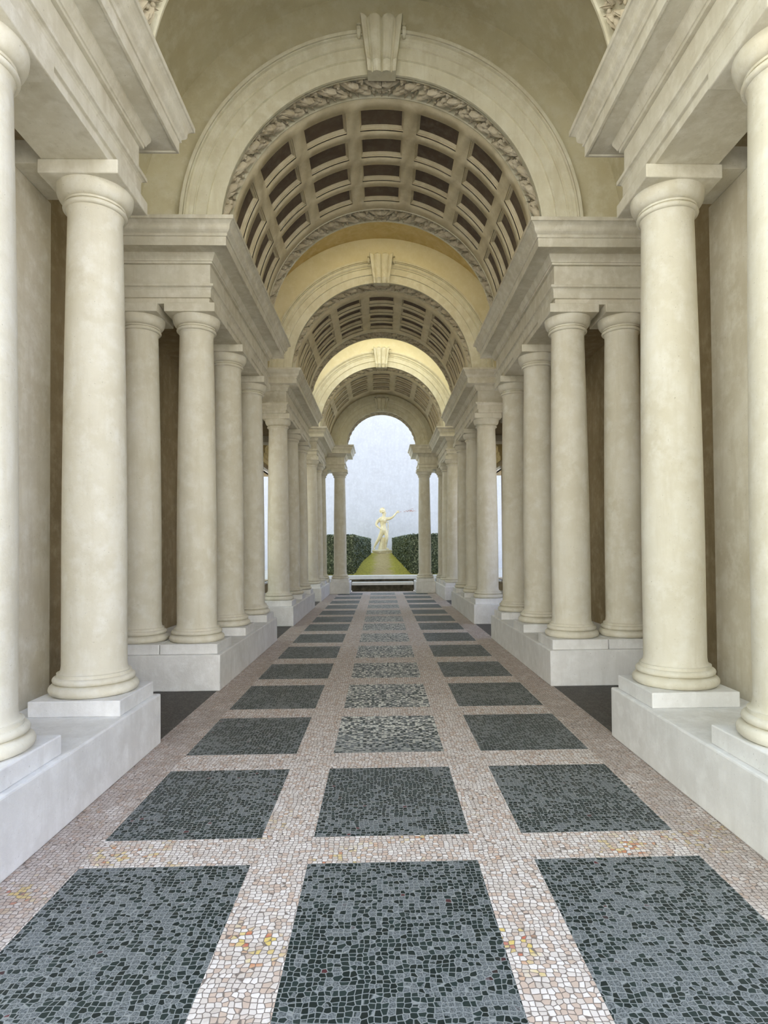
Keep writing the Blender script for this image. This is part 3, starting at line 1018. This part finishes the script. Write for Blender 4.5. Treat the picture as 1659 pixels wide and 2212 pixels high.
# ------------------------------------------------------------ statue
def statue():
    SY = 34.0
    def P(zx, zy, dy=0.0):
        return ((zx - 829) * 0.001695 - 0.011, SY + dy, (1720 - zy) * 0.001695 + 1.375)
    t = empty('statue', (0, SY, 1.37))
    tag(t, 'pale marble statue of a helmeted warrior with one arm raised, between the hedges', 'statue')
    # body skeleton: name -> (pos, radius)
    N = {
        'pelvis': (P(895, 985), .15), 'belly': (P(885, 880, -.02), .15), 'waist': (P(872, 800), .148), 'chest': (P(868, 690), .172), 'upch': (P(880, 610), .15), 'neck': (P(895, 540), .075),
        'head0': (P(905, 480, -.02), .085), 'head1': (P(905, 420, -.02), .10), 'head2': (P(892, 360, -.01), .095),
        'shL': (P(785, 610), .095), 'upL': (P(700, 680), .088), 'elL': (P(645, 790, -.02), .068), 'foL': (P(700, 860, -.06), .060), 'wrL': (P(775, 920, -.10), .042), 'haL': (P(815, 945, -.13), .045),
        'shR': (P(985, 610), .09), 'upR': (P(1080, 605, -.05), .086), 'elR': (P(1180, 565, -.10), .058), 'foR': (P(1240, 500, -.14), .052), 'wrR': (P(1300, 430, -.17), .036), 'haR': (P(1335, 398, -.18), .04),
        'hipL': (P(840, 1050), .125), 'thL': (P(790, 1160, .03), .115), 'knL': (P(728, 1270, .05), .082), 'caL': (P(665, 1370, .10), .078), 'anL': (P(592, 1500, .15), .046), 'ftL': (P(570, 1560, .16), .05), 'toL': (P(585, 1600, .05), .035),
        'hipR': (P(950, 1060, -.02), .12), 'thR': (P(985, 1140, -.07), .108), 'knR': (P(1000, 1240, -.10), .08), 'caR': (P(975, 1340, -.08), .078), 'anR': (P(962, 1510, -.06), .046), 'ftR': (P(972, 1570, -.08), .052), 'toR': (P(1055, 1600, -.16), .036),
    }
    E = [('pelvis', 'belly'), ('belly', 'waist'), ('waist', 'chest'), ('chest', 'upch'), ('upch', 'neck'), ('neck', 'head0'), ('head0', 'head1'), ('head1', 'head2'),
         ('upch', 'shL'), ('shL', 'upL'), ('upL', 'elL'), ('elL', 'foL'), ('foL', 'wrL'), ('wrL', 'haL'), ('upch', 'shR'), ('shR', 'upR'), ('upR', 'elR'), ('elR', 'foR'), ('foR', 'wrR'), ('wrR', 'haR'),
         ('pelvis', 'hipL'), ('hipL', 'thL'), ('thL', 'knL'), ('knL', 'caL'), ('caL', 'anL'), ('anL', 'ftL'), ('ftL', 'toL'), ('pelvis', 'hipR'), ('hipR', 'thR'), ('thR', 'knR'), ('knR', 'caR'), ('caR', 'anR'), ('anR', 'ftR'), ('ftR', 'toR')]
    def addf(root, tips, r):
        for i, (a, b) in enumerate(tips):
            N[root + 'a%d' % i] = (a, r)
            N[root + 'b%d' % i] = (b, r * .8)
            E.append((root, root + 'a%d' % i)); E.append((root + 'a%d' % i, root + 'b%d' % i))
    addf('haR', [(P(1372, 350, -.18), P(1392, 335, -.20)), (P(1382, 372, -.18), P(1412, 368, -.20)), (P(1382, 395, -.18), P(1410, 402, -.20)), (P(1372, 415, -.18), P(1395, 428, -.20)), (P(1335, 360, -.2), P(1345, 335, -.21))], .014)
    addf('haL', [(P(850, 925, -.15), P(868, 940, -.16)), (P(850, 945, -.15), P(866, 962, -.16)), (P(845, 965, -.15), P(856, 982, -.15)), (P(832, 978, -.14), P(840, 996, -.14)), (P(825, 915, -.15), P(845, 900, -.15))], .014)
    keys = list(N)
    me = bpy.data.meshes.new('body')
    me.from_pydata([N[k][0] for k in keys], [(keys.index(a), keys.index(b)) for a, b in E], [])
    me.materials.append(MAT['statue'])
    o = bpy.data.objects.new('body', me)
    C.objects.link(o)
    o.parent = t
    o.matrix_parent_inverse = Matrix.Translation(-t.location)
    sk = o.modifiers.new('skin', 'SKIN')
    sk.use_smooth_shade = True
    lay = me.skin_vertices[0].data if me.skin_vertices else None
    if lay is None:
        bpy.context.view_layer.objects.active = o
        lay = me.skin_vertices[0].data
    for i, k in enumerate(keys):
        r = N[k][1]
        r *= 1.13 if k in ('pelvis','belly','waist','chest','upch','hipL','hipR','thL','thR','knL','knR','caL','caR','upL','upR','neck') else 1.05
        wide = {'chest': (1.12, .85), 'upch': (1.15, .8), 'belly': (1, .85), 'waist': (1, .85), 'pelvis': (1.1, .9)}.get(k, (1, 1))
        lay[i].radius = (r * wide[0], r * wide[1])
        lay[i].use_root = (k == 'pelvis')
    ss = o.modifiers.new('smooth', 'SUBSURF')
    ss.levels = ss.render_levels = 2
    def blob(bm, c, r, seg=16):
        mt = Matrix.Translation(c) @ Matrix.Diagonal((r[0], r[1], r[2], 1))
        bmesh.ops.create_uvsphere(bm, u_segments=seg, v_segments=seg // 2 + 2, radius=1, matrix=mt)
    # face features, chest muscles
    bm = bmesh.new()
    blob(bm, P(968, 425, -.06), (.022, .02, .035)); blob(bm, P(955, 475, -.06), (.03, .03, .018)); blob(bm, P(948, 400, -.09), (.035, .012, .014)); blob(bm, P(938, 505, -.05), (.04, .04, .03)); blob(bm, P(875, 440, -.10), (.012, .012, .03))
    blob(bm, P(835, 660, -.12), (.085, .05, .062)); blob(bm, P(920, 665, -.12), (.08, .05, .062))
    for zx in (862, 905):
        for zy in (760, 805, 850): blob(bm, P(zx, zy, -.10), (.034, .03, .034))
    obj('muscle_relief', bm, 'statue', o, smooth=True)
    # helmet with crest
    bm = bmesh.new()
    blob(bm, P(865, 345, -.01), (.155, .13, .125), 24)
    bmesh.ops.create_cone(bm, cap_ends=True, segments=20, radius1=.16, radius2=.13, depth=.03, matrix=Matrix.Translation(P(870, 385, -.01)) @ Matrix.Rotation(math.radians(-18), 4, 'Y'))
    h = obj('helmet', bm, 'statue', t, smooth=True)
    bm = bmesh.new()
    prev = None
    c = P(868, 350, -.01)
    for i in range(15):
        a = math.radians(55 + 165 * i / 14)
        ri, ro = .12, .175 + .015 * math.sin(PI * i / 14)
        ring = [bm.verts.new((c[0] + r * math.cos(a), c[1] + dy, c[2] + r * math.sin(a))) for r, dy in ((ri, -.02), (ro, -.02), (ro, .02), (ri, .02))]
        if prev:
            for q in range(4): bm.faces.new((prev[q], prev[(q + 1) % 4], ring[(q + 1) % 4], ring[q]))
        else: bm.faces.new(ring)
        prev = ring
    bm.faces.new(prev[::-1])
    obj('crest', bm, 'statue', h, smooth=True)
    # tree-stump support with drapery folds
    bm = bmesh.new()
    rings = []
    for j in range(15):
        v = j / 14
        zc = 1610 - 400 * v
        xc = 825 + 60 * v ** 1.3
        rr = .185 - .06 * v
        ring = []
        for i in range(40):
            a = 2 * PI * i / 40
            r = rr * (1 + .12 * math.cos(8 * a + v * 1.5) + .04 * math.sin(3 * a))
            p = P(xc, zc, .10)
            ring.append(bm.verts.new((p[0] + r * math.cos(a), p[1] + r * .8 * math.sin(a), p[2])))
        rings.append(ring)
    for a, b in zip(rings, rings[1:]):
        for i in range(40): bm.faces.new((a[i], a[(i + 1) % 40], b[(i + 1) % 40], b[i]))
    bm.faces.new(rings[0][::-1]); bm.faces.new(rings[-1])
    obj('stump_support', bm, 'statue', t, smooth=True, sharp=60)
    # baldric strap and scabbard
    bm = bmesh.new()
    def tube(pts, r):
        prev = None
        for k, p in enumerate(pts):
            p = Vector(p)
            d = (Vector(pts[min(k + 1, len(pts) - 1)]) - Vector(pts[max(k - 1, 0)])).normalized()
            u = d.orthogonal().normalized(); w = d.cross(u)
            ring = [bm.verts.new(p + (u * math.cos(q * PI / 4) + w * math.sin(q * PI / 4)) * r) for q in range(8)]
            if prev:
                for q in range(8): bm.faces.new((prev[q], prev[(q + 1) % 8], ring[(q + 1) % 8], ring[q]))
            else: bm.faces.new(ring)
            prev = ring
        bm.faces.new(prev[::-1])
    tube([P(1030, 690, -.08), P(1035, 780, -.06), P(1035, 900, -.02), P(1030, 1090, 0)], .022)
    tube([P(985, 712, -.1), P(1060, 700, -.1)], .018)
    tube([P(800, 600, -.12), P(870, 690, -.17), P(950, 730, -.15), P(1030, 740, -.08)], .013)
    obj('scabbard', bm, 'statue', t, smooth=True)
    # oval base
    bm = bmesh.new()
    rings = []
    rnd = random.Random(4)
    for f, z in ((.96, -.04), (1.0, .02), (.985, .06), (1.03, .10), (1.0, .15), (.94, .175), (.8, .18)):
        ring = []
        for i in range(48):
            a = 2 * PI * i / 48
            k = f * (1 + .025 * math.sin(3 * a + z * 20) + rnd.uniform(-.008, .008))
            ring.append(bm.verts.new((-.0 + .54 * k * math.cos(a), SY + .38 * k * math.sin(a), 1.375 + z)))
        rings.append(ring)
    for a, b in zip(rings, rings[1:]):
        for i in range(48): bm.faces.new((a[i], a[(i + 1) % 48], b[(i + 1) % 48], b[i]))
    bm.faces.new(rings[0][::-1]); bm.faces.new(rings[-1])
    obj('base', bm, 'statue', t, smooth=True, sharp=60)
statue()

# small looped mark scratched on the shaft of a far column, and an iron hook at the crown of the nearest bay
def mark():
    host = [o for o in scn.objects if o.get('label', '') == 'cream plaster Tuscan column, front one of the last colonnade on the left'][0]
    bm = bmesh.new()
    pts = [(0.022, 0.075), (0.004, 0.066), (-0.012, 0.045), (-0.020, 0.018), (-0.016, -0.012), (0.0, -0.026), (0.018, -0.018), (0.024, 0.0), (0.016, 0.016), (0.0, 0.020), (-0.012, 0.008), (-0.010, -0.006)]
    fine = []
    for i in range(len(pts) - 1):
        for q in range(4):
            u = q / 4
            fine.append((pts[i][0] * (1 - u) + pts[i + 1][0] * u, pts[i][1] * (1 - u) + pts[i + 1][1] * u))
    fine.append(pts[-1])
    prev = None
    for (du, dz) in fine:
        a = math.radians(-62) + du * 1.25 / 0.205
        ring = []
        for q in range(6):
            r = 0.2115 + 0.003 * math.cos(q * PI / 3)
            ring.append(bm.verts.new((r * math.cos(a), r * math.sin(a), 3.13 - ZP + dz * 1.2 + 0.005 * math.sin(q * PI / 3))))
        if prev:
            for q in range(6):
                bm.faces.new((prev[q], prev[(q + 1) % 6], ring[(q + 1) % 6], ring[q]))
        else:
            bm.faces.new(ring)
        prev = ring
    bm.faces.new(prev)
    sh = [c for c in host.children if c.name.startswith('shaft')][0]
    o = obj('scratched_mark', bm, 'aisle_shade', sh, loc=(0, 0, 0))
    o['label'] = 'small looped mark shaped like a six'
mark()
